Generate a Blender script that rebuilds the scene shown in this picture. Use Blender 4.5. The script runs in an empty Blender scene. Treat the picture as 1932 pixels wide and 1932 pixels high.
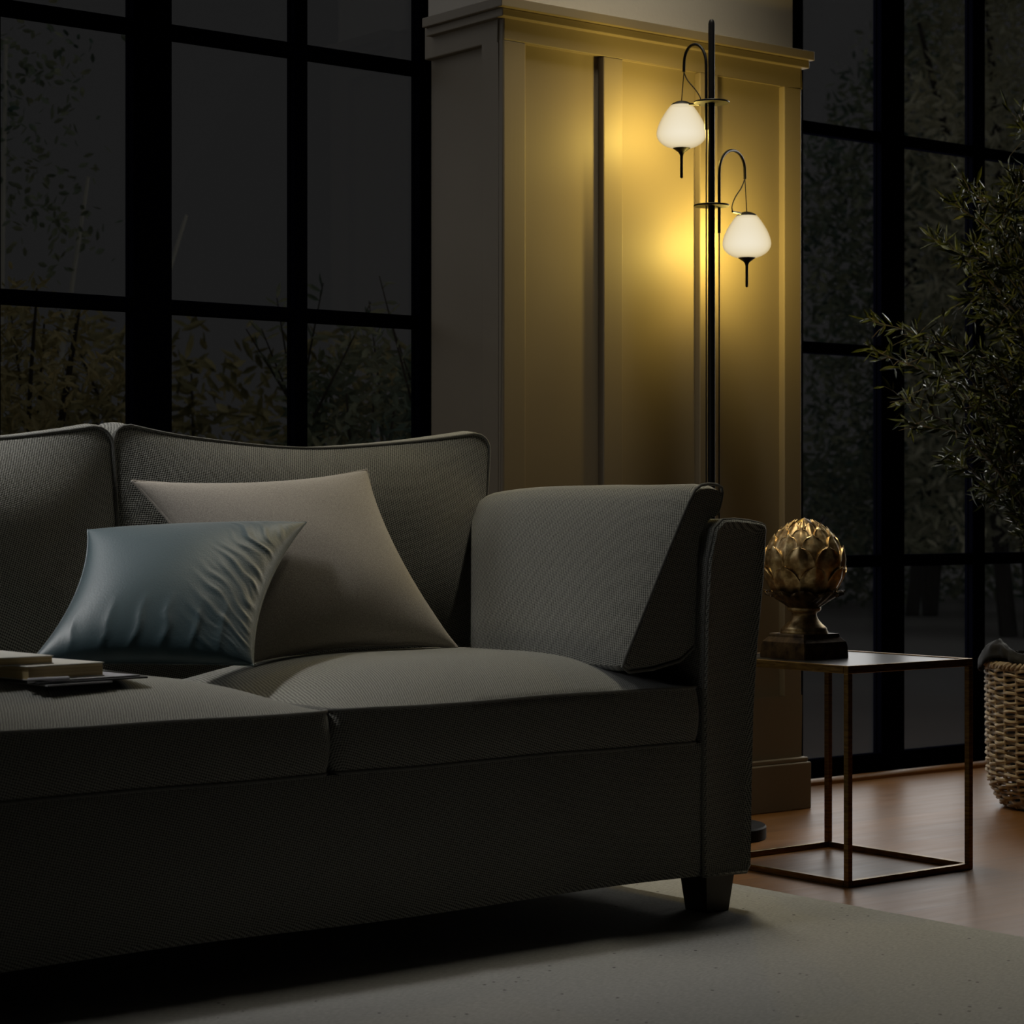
import bpy, bmesh, math, random
from mathutils import Vector, Matrix, noise

scene = bpy.context.scene
COL = scene.collection

# ------------------------------------------------------------------ camera
YAW = math.radians(51.46)              # viewing direction, measured from +X
FWD = Vector((math.cos(YAW), math.sin(YAW), 0))
RGT = Vector((math.sin(YAW), -math.cos(YAW), 0))
cam_data = bpy.data.cameras.new('camera')
cam_data.sensor_width = 36
cam_data.lens = 36 * 4288 / 1932
cam_data.shift_y = -6 / 1932
cam_data.clip_end = 200
cam_data.dof.use_dof = True
cam_data.dof.focus_distance = 4.8
cam_data.dof.aperture_fstop = 8.0
cam = bpy.data.objects.new('camera', cam_data)
cam.location = (0, 0, 0.80)
cam.rotation_euler = (math.radians(90), 0, YAW - math.radians(90))
COL.objects.link(cam)
scene.camera = cam

# ------------------------------------------------------------------ world and exposure
world = bpy.data.worlds.new('dusk_sky')
scene.world = world
world.use_nodes = True
bg = world.node_tree.nodes['Background']
bg.inputs[0].default_value = (1.0, 1.0, 1.0, 1)
bg.inputs[1].default_value = 0.0112
scene.view_settings.view_transform = 'Standard'
scene.view_settings.look = 'None'
scene.view_settings.exposure = 0
scene.view_settings.gamma = 1
scene.view_settings.use_curve_mapping = False

# ------------------------------------------------------------------ daylight entering through the windows, and added fill lamps
def area(name, loc, target, sx, sy, watts, color, spread=180):
    l = bpy.data.lights.new(name, 'AREA')
    l.shape = 'RECTANGLE'; l.size = sx; l.size_y = sy
    l.energy = watts; l.color = color; l.spread = math.radians(spread)
    o = bpy.data.objects.new(name, l)
    o.location = loc
    d = Vector(target) - Vector(loc)
    o.rotation_euler = d.to_track_quat('-Z', 'Y').to_euler()
    COL.objects.link(o)
    return o

area('daylight_right_window', (6.0, 4.80, 1.33), (6.0, 0, 1.2), 3.0, 2.6, 36, (1.0, 0.99, 0.97))
area('daylight_left_window', (1.75, 4.80, 2.0), (2.0, 3.4, 0.4), 3.0, 1.5, 4.5, (0.97, 0.98, 1.0), 130)
area('daylight_side_window', (-1.3, 3.9, 1.75), (2.6, 3.75, 0.6), 1.0, 1.2, 2, (0.97, 0.98, 1.0), 60)

area('added_wall_fill', (3.75, 3.98, 3.12), (3.55, 4.02, 0.6), 1.0, 0.15, 8.5, (1.0, 0.92, 0.72), 85)  # added lamp without a fixture, brightens the wall above the panelling
area('added_sofa_fill', (0.95, 4.20, 3.12), (1.98, 3.78, 0.66), 0.30, 0.20, 1.7, (1.0, 0.98, 0.96), 34)  # unseen lamp added over the sofa to lift the pillows and left seat
area('added_far_panes_fill', (6.9, 4.80, 2.1), (3.0, 3.5, 0.5), 1.0, 1.0, 8, (1.0, 0.97, 0.88), 60)  # extra narrow lamp added behind the far panes to brighten bolster top and rug
fill_sun = bpy.data.lights.new('added_garden_sun', 'SUN'); fill_sun.energy = 0.035; fill_sun.angle = math.radians(60); fill_sun.color = (1.0, 0.98, 0.92)  # weak sun from behind the house, added only to brighten the garden
fill_sun_o = bpy.data.objects.new('added_garden_sun', fill_sun); fill_sun_o.rotation_euler = (math.radians(42), 0, math.radians(-25)); COL.objects.link(fill_sun_o)

# ------------------------------------------------------------------ materials
def new_mat(name, base=(0.5, 0.5, 0.5), rough=0.5, metal=0.0, spec=0.5, sheen=0.0):
    m = bpy.data.materials.new(name); m.use_nodes = True
    b = m.node_tree.nodes['Principled BSDF']
    b.inputs['Base Color'].default_value = (*base, 1)
    b.inputs['Roughness'].default_value = rough
    b.inputs['Metallic'].default_value = metal
    b.inputs['Specular IOR Level'].default_value = spec
    b.inputs['Sheen Weight'].default_value = sheen
    return m, m.node_tree.nodes, m.node_tree.links, b

def coords(N, L, scale=(1, 1, 1), rot=(0, 0, 0)):
    tc = N.new('ShaderNodeTexCoord'); mp = N.new('ShaderNodeMapping')
    mp.inputs['Scale'].default_value = scale; mp.inputs['Rotation'].default_value = rot
    L.new(tc.outputs['Object'], mp.inputs['Vector'])
    return mp.outputs['Vector']

def tex_noise(N, L, vec, scale, detail=3, rough=0.55):
    n = N.new('ShaderNodeTexNoise')
    n.inputs['Scale'].default_value = scale; n.inputs['Detail'].default_value = detail
    n.inputs['Roughness'].default_value = rough
    L.new(vec, n.inputs['Vector'])
    return n.outputs['Fac']

def ramp(N, L, fac, stops):
    r = N.new('ShaderNodeValToRGB')
    el = r.color_ramp.elements
    while len(el) < len(stops): el.new(0.5)
    for e, (p, c) in zip(el, stops):
        e.position = p; e.color = (*c, 1)
    L.new(fac, r.inputs['Fac'])
    return r.outputs['Color']

def bump(N, L, height, b, strength=0.3, dist=0.002, normal=None):
    k = N.new('ShaderNodeBump')
    k.inputs['Strength'].default_value = strength; k.inputs['Distance'].default_value = dist
    L.new(height, k.inputs['Height'])
    if normal is not None: L.new(normal, k.inputs['Normal'])
    L.new(k.outputs['Normal'], b.inputs['Normal'])
    return k.outputs['Normal']

def mathn(N, L, op, a, b=None):
    m = N.new('ShaderNodeMath'); m.operation = op
    for i, v in enumerate((a, b)):
        if v is None: continue
        if isinstance(v, (int, float)): m.inputs[i].default_value = v
        else: L.new(v, m.inputs[i])
    return m.outputs[0]

def weave_mat(name, dark, light, pitch=0.0075, along='X', sheen=0.3, strength=0.55, edge=False):
    """coarse twill: little raised knots in offset rows"""
    m, N, L, b = new_mat(name, light, 0.92, 0, 0.15, sheen)
    tc = N.new('ShaderNodeTexCoord')
    sep = N.new('ShaderNodeSeparateXYZ'); L.new(tc.outputs['Object'], sep.inputs[0])
    x, y, z = sep.outputs
    k = 2 * math.pi / pitch
    if along == 'X':
        p = x; q = mathn(N, L, 'ADD', mathn(N, L, 'MULTIPLY', y, 0.8), mathn(N, L, 'MULTIPLY', z, 1.0))
    else:
        p = y; q = mathn(N, L, 'ADD', mathn(N, L, 'MULTIPLY', x, 0.6), mathn(N, L, 'MULTIPLY', z, 1.0))
    nz = tex_noise(N, L, tc.outputs['Object'], 60, 2)
    p = mathn(N, L, 'ADD', p, mathn(N, L, 'MULTIPLY', nz, 0.004))
    s1 = mathn(N, L, 'SINE', mathn(N, L, 'MULTIPLY', mathn(N, L, 'ADD', p, mathn(N, L, 'MULTIPLY', q, 0.6)), k))
    s2 = mathn(N, L, 'SINE', mathn(N, L, 'MULTIPLY', mathn(N, L, 'SUBTRACT', mathn(N, L, 'MULTIPLY', q, 1.1), mathn(N, L, 'MULTIPLY', p, 0.5)), k))
    w = mathn(N, L, 'MULTIPLY', s1, s2)
    w = mathn(N, L, 'ADD', mathn(N, L, 'MULTIPLY', w, 0.5), 0.5)
    n2 = tex_noise(N, L, tc.outputs['Object'], 420, 2)
    f = mathn(N, L, 'ADD', mathn(N, L, 'MULTIPLY', w, 0.65), mathn(N, L, 'MULTIPLY', n2, 0.35))
    c = ramp(N, L, f, [(0.2, dark), (0.75, light)])
    L.new(c, b.inputs['Base Color'])
    bump(N, L, f, b, strength, 0.0022)
    return m

M = {}
M['sofa'] = weave_mat('charcoal_weave', (0.007, 0.007, 0.006), (0.36, 0.36, 0.32))
M['sofa_arm'] = weave_mat('charcoal_weave_arm', (0.007, 0.007, 0.006), (0.36, 0.36, 0.32), along='Y')
M['piping'] = weave_mat('charcoal_piping', (0.05, 0.05, 0.045), (0.24, 0.24, 0.22), 0.003)

def cloth(name, base, rough=0.85, sheen=0.2, grain=500, var=0.25, spec=0.2):
    m, N, L, b = new_mat(name, base, rough, 0, spec, sheen)
    v = coords(N, L)
    n = tex_noise(N, L, v, grain, 2)
    lo = tuple(c * (1 - var) for c in base); hi = tuple(min(1, c * (1 + var)) for c in base)
    L.new(ramp(N, L, n, [(0.3, lo), (0.7, hi)]), b.inputs['Base Color'])
    bump(N, L, n, b, 0.35, 0.001)
    return m
M['taupe'] = cloth('taupe_linen', (0.35, 0.315, 0.27), 0.85, 0.4)
M['teal'] = cloth('teal_satin', (0.005, 0.036, 0.048), 0.5, 0.35, 300, 0.12, 0.7)
M['black_cloth'] = cloth('black_canvas', (0.009, 0.009, 0.009), 0.7, 0.0, 60, 0.4)

# painted panelling
m, N, L, b = new_mat('beige_paint', (0.42, 0.37, 0.29), 0.55, 0, 0.3)
v = coords(N, L, (140, 140, 6))
n = tex_noise(N, L, v, 1.0, 3)
v2 = coords(N, L)
n2 = tex_noise(N, L, v2, 2.5, 2)
L.new(ramp(N, L, n2, [(0.3, (0.185, 0.152, 0.108)), (0.7, (0.21, 0.175, 0.125))]), b.inputs['Base Color'])
bump(N, L, n, b, 0.12, 0.001)
M['paint'] = m
m, N, L, b = new_mat('wall_plaster', (0.50, 0.455, 0.385), 0.85, 0, 0.2)
n = tex_noise(N, L, coords(N, L), 90, 3); bump(N, L, n, b, 0.15, 0.002)
M['plaster'] = m
m, N, L, b = new_mat('dark_wall_paint', (0.03, 0.03, 0.03), 0.9, 0, 0.1)
M['dark_wall'] = m
M['frame'] = new_mat('black_window_steel', (0.0015, 0.0016, 0.004), 0.6, 0, 0.0)[0]
M['black_metal'] = new_mat('satin_black_metal', (0.005, 0.005, 0.006), 0.5, 0, 0.12)[0]
M['lamp_inner'] = new_mat('matte_black_inner', (0.0008, 0.0008, 0.0008), 1.0, 0, 0.0)[0]
M['cable'] = new_mat('black_cable', (0.008, 0.008, 0.008), 0.6, 0, 0.1)[0]

# window glass: clear pane with a faint surface reflection
m = bpy.data.materials.new('window_glass'); m.use_nodes = True
N = m.node_tree.nodes; L = m.node_tree.links; N.clear()
out = N.new('ShaderNodeOutputMaterial'); tr = N.new('ShaderNodeBsdfTransparent'); gl = N.new('ShaderNodeBsdfGlossy')
gl.inputs['Roughness'].default_value = 0.02
mx = N.new('ShaderNodeMixShader'); mx.inputs[0].default_value = 0.035
L.new(tr.outputs[0], mx.inputs[1]); L.new(gl.outputs[0], mx.inputs[2]); L.new(mx.outputs[0], out.inputs[0])
M['glass'] = m

# opal glass of the lamp: glows, and lets a share of the bulb's light through
m = bpy.data.materials.new('opal_glass'); m.use_nodes = True
N = m.node_tree.nodes; L = m.node_tree.links; N.clear()
out = N.new('ShaderNodeOutputMaterial'); tr = N.new('ShaderNodeBsdfTransparent'); em = N.new('ShaderNodeEmission')
tc = N.new('ShaderNodeTexCoord'); ln = N.new('ShaderNodeVectorMath'); ln.operation = 'DISTANCE'
ln.inputs[1].default_value = (0, 0, -0.058)
L.new(tc.outputs['Object'], ln.inputs[0])
lw = N.new('ShaderNodeLayerWeight'); lw.inputs['Blend'].default_value = 0.5
col = ramp(N, L, lw.outputs['Facing'], [(0.0, (0.90, 0.81, 0.62)), (0.5, (0.78, 0.66, 0.43)), (1.0, (0.48, 0.35, 0.15))])
L.new(col, em.inputs['Color']); em.inputs['Strength'].default_value = 0.98
mx = N.new('ShaderNodeMixShader'); mx.inputs[0].default_value = 0.10
L.new(em.outputs[0], mx.inputs[1]); L.new(tr.outputs[0], mx.inputs[2]); L.new(mx.outputs[0], out.inputs[0])
M['opal'] = m

# oak boards along X
m, N, L, b = new_mat('oak_boards', (0.2, 0.1, 0.03), 0.40, 0, 0.28)
br = N.new('ShaderNodeTexBrick')
br.inputs['Scale'].default_value = 1
br.inputs['Brick Width'].default_value = 1.9; br.inputs['Row Height'].default_value = 0.16
br.inputs['Mortar Size'].default_value = 0.0018; br.inputs['Mortar Smooth'].default_value = 0.3
br.inputs['Color1'].default_value = (0.22, 0.095, 0.020, 1); br.inputs['Color2'].default_value = (0.17, 0.075, 0.018, 1)
br.inputs['Mortar'].default_value = (0.12, 0.055, 0.018, 1)
L.new(coords(N, L), br.inputs['Vector'])
g = tex_noise(N, L, coords(N, L, (1.5, 40, 1)), 3, 5)
mixc = N.new('ShaderNodeMix'); mixc.data_type = 'RGBA'; mixc.blend_type = 'MULTIPLY'; mixc.inputs[0].default_value = 0.6
L.new(br.outputs['Color'], mixc.inputs[6]); L.new(ramp(N, L, g, [(0.3, (0.6, 0.55, 0.5)), (0.7, (1, 1, 1))]), mixc.inputs[7])
L.new(mixc.outputs[2], b.inputs['Base Color'])
g2 = tex_noise(N, L, coords(N, L, (2, 14, 1)), 2, 3)
rr = N.new('ShaderNodeMapRange'); rr.inputs[3].default_value = 0.30; rr.inputs[4].default_value = 0.46
L.new(g2, rr.inputs[0]); L.new(rr.outputs[0], b.inputs['Roughness'])
bump(N, L, g, b, 0.08, 0.001)
M['floor'] = m
M['oak_trim'] = new_mat('oak_trim', (0.30, 0.13, 0.03), 0.35)[0]

# rug: pale, flecked
m, N, L, b = new_mat('flecked_wool', (0.4, 0.4, 0.38), 0.95, 0, 0.1, 0.1)
v = coords(N, L, (1, 1, 1))
n1 = tex_noise(N, L, coords(N, L, (60, 240, 60)), 1.6, 3)
base = ramp(N, L, n1, [(0.3, (0.30, 0.30, 0.29)), (0.65, (0.45, 0.45, 0.437))])
vo = N.new('ShaderNodeTexVoronoi'); vo.inputs['Scale'].default_value = 38
L.new(v, vo.inputs['Vector'])
sepc = N.new('ShaderNodeSeparateColor'); L.new(vo.outputs['Color'], sepc.inputs[0])
near = mathn(N, L, 'LESS_THAN', vo.outputs['Distance'], 0.12)
some = mathn(N, L, 'LESS_THAN', sepc.outputs[0], 0.22)
fleck = mathn(N, L, 'MULTIPLY', near, some)
mixc = N.new('ShaderNodeMix'); mixc.data_type = 'RGBA'
L.new(fleck, mixc.inputs[0]); L.new(base, mixc.inputs[6]); mixc.inputs[7].default_value = (0.06, 0.055, 0.05, 1)
L.new(mixc.outputs[2], b.inputs['Base Color'])
n3 = tex_noise(N, L, coords(N, L, (150, 420, 150)), 1, 3)
bump(N, L, n3, b, 0.7, 0.003)
M['rug'] = m

# bronze with rubbed gold edges
m, N, L, b = new_mat('aged_bronze', (0.25, 0.15, 0.06), 0.38, 0.85)
n = tex_noise(N, L, coords(N, L), 55, 4)
geo = N.new('ShaderNodeNewGeometry')
f = mathn(N, L, 'ADD', mathn(N, L, 'MULTIPLY', n, 0.35), mathn(N, L, 'MULTIPLY', geo.outputs['Pointiness'], 0.7))
L.new(ramp(N, L, f, [(0.40, (0.10, 0.055, 0.025)), (0.52, (0.42, 0.28, 0.13)), (0.60, (0.85, 0.66, 0.36))]), b.inputs['Base Color'])
bump(N, L, n, b, 0.2, 0.002)
M['bronze'] = m
m, N, L, b = new_mat('dark_bronze', (0.10, 0.06, 0.03), 0.4, 0.8)
n = tex_noise(N, L, coords(N, L), 40, 4)
L.new(ramp(N, L, n, [(0.3, (0.05, 0.032, 0.02)), (0.7, (0.22, 0.145, 0.07))]), b.inputs['Base Color'])
bump(N, L, n, b, 0.15, 0.002)
M['dark_bronze'] = m
m, N, L, b = new_mat('brushed_brass', (0.36, 0.22, 0.08), 0.36, 1.0)
n = tex_noise(N, L, coords(N, L, (1, 1, 8)), 30, 3)
L.new(ramp(N, L, n, [(0.3, (0.12, 0.07, 0.026)), (0.7, (0.29, 0.19, 0.07))]), b.inputs['Base Color'])
M['brass'] = m
M['table_top'] = new_mat('blackened_steel_top', (0.02, 0.02, 0.022), 0.28, 0.3, 0.4)[0]
M['leg'] = new_mat('dark_stained_wood', (0.022, 0.014, 0.008), 0.45)[0]
m, N, L, b = new_mat('wicker', (0.3, 0.22, 0.13), 0.6, 0, 0.3)
n = tex_noise(N, L, coords(N, L), 35, 3)
L.new(ramp(N, L, n, [(0.3, (0.27, 0.20, 0.13)), (0.7, (0.58, 0.49, 0.37))]), b.inputs['Base Color'])
M['wicker'] = m
M['bark'] = new_mat('grey_bark', (0.06, 0.05, 0.04), 0.9)[0]
M['soil'] = new_mat('soil', (0.02, 0.014, 0.01), 0.95)[0]

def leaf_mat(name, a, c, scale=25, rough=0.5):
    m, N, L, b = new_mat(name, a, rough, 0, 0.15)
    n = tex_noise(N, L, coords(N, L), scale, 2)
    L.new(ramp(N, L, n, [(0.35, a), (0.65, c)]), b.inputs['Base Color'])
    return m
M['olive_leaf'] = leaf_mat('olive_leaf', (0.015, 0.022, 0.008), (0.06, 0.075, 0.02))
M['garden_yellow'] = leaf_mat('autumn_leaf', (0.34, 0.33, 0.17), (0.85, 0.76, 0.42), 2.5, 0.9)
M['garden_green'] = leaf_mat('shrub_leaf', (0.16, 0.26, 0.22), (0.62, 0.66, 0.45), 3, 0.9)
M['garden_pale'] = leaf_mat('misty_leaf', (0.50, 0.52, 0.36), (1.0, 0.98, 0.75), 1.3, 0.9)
M['birch'] = new_mat('birch_bark', (0.9, 0.9, 0.82), 0.9)[0]
m, N, L, b = new_mat('patio_stone', (0.85, 0.85, 0.85), 0.9, 0, 0.1)
n = tex_noise(N, L, coords(N, L), 0.7, 4)
L.new(ramp(N, L, n, [(0.3, (0.52, 0.52, 0.53)), (0.7, (0.60, 0.60, 0.60))]), b.inputs['Base Color'])
M['patio'] = m
m, N, L, b = new_mat('page_edges', (0.5, 0.42, 0.26), 0.85, 0, 0.1)
n = tex_noise(N, L, coords(N, L, (3, 3, 900)), 1, 2)
L.new(ramp(N, L, n, [(0.3, (0.34, 0.25, 0.11)), (0.7, (0.60, 0.48, 0.27))]), b.inputs['Base Color'])
M['pages'] = m
M['cover'] = cloth('cream_cover', (0.55, 0.54, 0.50), 0.6, 0, 200, 0.05)
M['cover_dark'] = new_mat('dark_cover', (0.02, 0.02, 0.022), 0.5)[0]
M['magazine'] = new_mat('magazine_paper', (0.42, 0.42, 0.45), 0.35)[0]

# ------------------------------------------------------------------ mesh helpers
def link(name, verts, faces, mat, parent=None, smooth=True, bevel=0, angle=35, mats=None, fmats=None, loc=None):
    me = bpy.data.meshes.new(name)
    vs = [Vector(v) for v in verts]
    if loc is not None:
        lo = Vector(loc); vs = [v - lo for v in vs]
    me.from_pydata(vs, [], faces)
    me.validate(); me.update()
    bm = bmesh.new(); bm.from_mesh(me)
    bmesh.ops.remove_doubles(bm, verts=bm.verts, dist=1e-6)
    bmesh.ops.recalc_face_normals(bm, faces=bm.faces)
    bm.to_mesh(me); bm.free()
    for mm in (mats or [mat]): me.materials.append(mm)
    if fmats:
        for p, i in zip(me.polygons, fmats): p.material_index = i
    o = bpy.data.objects.new(name, me)
    COL.objects.link(o)
    if loc is not None: o.location = loc
    if parent is not None:
        o.parent = parent
        if loc is not None: pass
    if smooth:
        me.polygons.foreach_set('use_smooth', [True] * len(me.polygons))
        me.update()
        if angle < 180:
            bm = bmesh.new(); bm.from_mesh(me)
            lim = math.radians(angle)
            for e in bm.edges:
                if len(e.link_faces) == 2 and e.calc_face_angle(0) > lim: e.smooth = False
            bm.to_mesh(me); bm.free()
    if bevel:
        md = o.modifiers.new('bevel', 'BEVEL'); md.width = bevel; md.segments = 2; md.limit_method = 'ANGLE'
        md.angle_limit = math.radians(40)
    return o

class MB:
    """collects shapes that belong to one part"""
    def __init__(s): s.v = []; s.f = []
    def add(s, v, f):
        n = len(s.v); s.v += [tuple(p) for p in v]; s.f += [tuple(i + n for i in q) for q in f]; return s
    def box(s, x0, x1, y0, y1, z0, z1):
        v = [(x, y, z) for x in (x0, x1) for y in (y0, y1) for z in (z0, z1)]
        return s.add(v, [(0, 1, 3, 2), (4, 6, 7, 5), (0, 4, 5, 1), (2, 3, 7, 6), (0, 2, 6, 4), (1, 5, 7, 3)])
    def tube(s, pts, r, seg=10, closed=False):
        pts = [Vector(p) for p in pts]; n = len(pts)
        rs = r if isinstance(r, (list, tuple)) else [r] * n
        V = []; up = None
        for i, p in enumerate(pts):
            if closed: t = pts[(i + 1) % n] - pts[i - 1]
            else: t = pts[min(i + 1, n - 1)] - pts[max(i - 1, 0)]
            if t.length < 1e-9: t = Vector((0, 0, 1))
            t.normalize()
            if up is None:
                up = Vector((0, 0, 1)) if abs(t.z) < 0.9 else Vector((1, 0, 0))
            a = (up - t * up.dot(t))
            if a.length < 1e-6: a = t.orthogonal()
            a.normalize(); up = a; bb = t.cross(a)
            for k in range(seg):
                th = 2 * math.pi * k / seg
                V.append(p + (a * math.cos(th) + bb * math.sin(th)) * rs[i])
        F = []
        for i in range(n if closed else n - 1):
            j = (i + 1) % n
            for k in range(seg):
                l = (k + 1) % seg
                F.append((i * seg + k, i * seg + l, j * seg + l, j * seg + k))
        if not closed:
            F.append(tuple(range(seg))[::-1]); F.append(tuple((n - 1) * seg + k for k in range(seg)))
        return s.add(V, F)
    def lathe(s, c, prof, seg=48):
        V = []; F = []
        for r, z in prof:
            for k in range(seg):
                th = 2 * math.pi * k / seg
                V.append((c[0] + r * math.cos(th), c[1] + r * math.sin(th), c[2] + z))
        for i in range(len(prof) - 1):
            for k in range(seg):
                l = (k + 1) % seg
                F.append((i * seg + k, i * seg + l, (i + 1) * seg + l, (i + 1) * seg + k))
        if prof[0][0] > 1e-5: F.append(tuple(range(seg))[::-1])
        if prof[-1][0] > 1e-5: F.append(tuple((len(prof) - 1) * seg + k for k in range(seg)))
        return s.add(V, F)
    def build(s, name, mat, parent=None, **k): return link(name, s.v, s.f, mat, parent, **k)

def slot(o, mat, test):
    """give the faces of one part that pass the test a second material"""
    o.data.materials.append(mat)
    for p in o.data.polygons:
        if test(p.normal, p.center): p.material_index = 1

def tag(o, label=None, cat=None, group=None, kind=None):
    if label: o['label'] = label
    if cat: o['category'] = cat
    if group: o['group'] = group
    if kind: o['kind'] = kind
    return o
def empty(name, loc):
    o = bpy.data.objects.new(name, None); o.location = loc; o.empty_display_size = 0.1
    COL.objects.link(o); return o
def adopt(o, root):
    """parent a part built in world coordinates"""
    o.parent = root
    o.matrix_parent_inverse = Matrix.Translation(-Vector(root.location))
    return o
def part(mb, name, mat, root, **k):
    o = mb.build(name, mat, None, **k)
    return adopt(o, root) if root.type == 'EMPTY' else sub(o, root)
def sub(o, par):
    o.parent = par
    o.matrix_parent_inverse = (par.matrix_parent_inverse.copy() if False else Matrix.Identity(4))
    if par.parent is not None and par.parent.type == 'EMPTY': pass
    return o
def S(o, label=None): o['kind'] = 'structure'; return o
def spline(ctrl, n=12):
    P = [Vector(p) for p in ctrl]; out = []
    for i in range(len(P) - 1):
        p0 = P[max(i - 1, 0)]; p1 = P[i]; p2 = P[i + 1]; p3 = P[min(i + 2, len(P) - 1)]
        for k in range(n):
            t = k / n
            out.append(0.5 * ((2 * p1) + (p2 - p0) * t + (2 * p0 - 5 * p1 + 4 * p2 - p3) * t * t + (3 * p1 - p0 - 3 * p2 + p3) * t ** 3))
    out.append(P[-1]); return out

# ------------------------------------------------------------------ room shell
GW = 4.62                                   # inner face of the window steel
X0, X1, Y0, ZC = -1.1, 7.6, -2.2, 3.2
S(MB().box(X0 - .1, X1 + .1, Y0 - .1, 4.70, -0.12, 0).build('floor', M['floor'], smooth=False))
S(MB().box(X0 - .1, X1 + .1, Y0 - .1, 4.76, ZC, ZC + .1).build('ceiling', M['dark_wall'], smooth=False))
S(MB().box(X0 - .1, X1 + .1, Y0 - .1, Y0, 0, ZC).build('wall_front', M['dark_wall'], smooth=False))
S(MB().box(X1, X1 + .1, Y0, 4.76, 0, ZC).build('wall_right', M['dark_wall'], smooth=False))
# left wall with a real window opening (outside the frame)
wl = MB()
wl.box(X0 - .1, X0, Y0, 3.35, 0, ZC); wl.box(X0 - .1, X0, 4.45, 4.76, 0, ZC)
wl.box(X0 - .1, X0, 3.35, 4.45, 0, 1.1); wl.box(X0 - .1, X0, 3.35, 4.45, 2.4, ZC)
S(wl.build('wall_left', M['dark_wall'], smooth=False))

# ---- panelled pier between the two windows
BX0, BX1, BY = 3.376, 4.391, 4.270
pier = MB()
d = 0.020                                   # depth of the recessed panels
# core, recessed
pier.box(BX0 + d, BX1 - d, BY + d, 4.590, 0, 2.01)
pier.box(3.46, 4.36, 4.57, 4.66, 0, 2.01)
xs = [BX0, 3.444, 3.692, 3.756, 4.020, 4.084, 4.326, BX1]
# stiles
for a, b_ in ((xs[0], xs[1]), (xs[2], xs[3]), (xs[4], xs[5]), (xs[6], xs[7])):
    pier.box(a, b_, BY, BY + d + .002, 0.30, 1.924)
pier.box(BX0, BX1, BY, BY + d + .002, 1.924, 2.01)
pier.box(BX0, BX1, BY, BY + d + .002, 0.0, 0.30)
# side face, left
pier.box(BX0, BX0 + d + .002, BY + d + .002, BY + .083, 0, 2.01)
pier.box(BX0, BX0 + d + .002, BY + .083, 4.590, 1.924, 2.01)
pier.box(BX0, BX0 + d + .002, BY + .083, 4.590, 0, 0.30)
# side face, right
pier.box(BX1 - d - .002, BX1, BY + d + .002, BY + .083, 0, 2.01)
pier.box(BX1 - d - .002, BX1, BY + .083, 4.590, 1.924, 2.01)
pier.box(BX1 - d - .002, BX1, BY + .083, 4.590, 0, 0.30)
S(pier.build('wall_pier', M['paint'], smooth=False, bevel=0.003))
up = MB().box(BX0 + .012, BX1 - .014, BY + .020, 4.590, 2.02, ZC)
up.box(3.46, 4.36, 4.57, 4.66, 2.01, ZC)
S(up.build('wall_upper_pier', M['plaster'], smooth=False))
capm = MB()
capm.box(BX0 - .030, BX1 + .020, BY - .030, 4.56, 1.996, 2.020)
capm.box(BX0 - .018, BX1 + .012, BY - .018, 4.56, 1.976, 1.996)
S(capm.build('trim_1', M['paint'], smooth=False, bevel=0.002))
bb = MB().box(BX0 - .02, BX1 + .017, BY - .02, 4.56, 0, 0.125)
bb.box(BX0 - .014, BX1 + .012, BY - .014, 4.56, 0.125, 0.1375)
S(bb.build('baseboard_pier', M['paint'], smooth=False, bevel=0.003))

# ---- steel windows
HB = [(0.015, 0.072), (0.627, 0.663), (1.252, 1.286), (1.890, 1.926), (2.53, 2.566), (3.14, 3.2)]
def steel_window(name, x0, x1, posts):
    fr = MB()
    for z0, z1 in HB: fr.box(x0, x1, GW, GW + .026, z0, z1)
    for a, b_ in posts:
        w = b_ - a
        fr.box(a, b_, GW - (0.004 if w > .08 else 0.002), GW + .027, 0.0, 3.2)
        # slim glazing bead proud of the pane on both sides
        fr.box(a - .003, b_ + .003, GW + .016, GW + .030, 0.0, 3.2)
    root = fr.build(name, M['frame'], smooth=False, bevel=0.003)
    S(root)
    edges = [x0] + [q for p in posts for q in p] + [x1]
    xs_ = sorted(set(edges))
    pos = sorted(posts)
    for i in range(len(pos) - 1):
        a = pos[i][1]; b_ = pos[i + 1][0]
        if b_ - a < 0.02: continue
        for k in range(5):
            pn = MB().box(a, b_, GW + .018, GW + .022, HB[k][1], HB[k + 1][0]).build('pane', M['glass'], smooth=False)
            pn.parent = root
    return root
L_posts = [(X0, X0 + .05)]
c = 2.618 - 0.8065 * 4
th = [(c + .8065 * k - .051, c + .8065 * k + .051) for k in range(5)]
tn = [(3.027 - .8065 * k - .019, 3.027 - .8065 * k + .019) for k in range(5)]
posts1 = sorted([p for p in th + tn if p[0] > X0 + .1] + [(X0, X0 + .05), (3.380, 3.470)])
steel_window('window_1', X0, 3.470, posts1)
posts2 = sorted([(4.345, 4.41), (4.70, 4.757), (5.088, 5.189), (5.505, 5.563), (5.90, 6.0), (6.32, 6.37), (6.70, 6.80), (7.14, 7.19), (7.55, 7.6)])
steel_window('window_2', 4.345, 7.6, posts2)
# rounded oak bead at the foot of the windows
def bead(name, x0, x1):
    mb = MB(); pr = [(0, 0), (0, .016), (-.006, .019), (-.013, .016), (-.018, .009), (-.018, 0)]
    V = [(x, GW - .012 + a, b_) for x in (x0, x1) for a, b_ in pr]; n = len(pr)
    mb.add(V, [(i, (i + 1) % n, n + (i + 1) % n, n + i) for i in range(n)] + [tuple(range(n)), tuple(range(n, 2 * n))])
    return S(mb.build(name, M['oak_trim']))
bead('trim_2', BX1 + .018, X1); bead('trim_3', X0, BX0 - .021)

# ---- outside ground
S(MB().box(-30, 60, 4.86, 70, -0.2, -0.03).build('ground', M['patio'], smooth=False))

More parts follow.
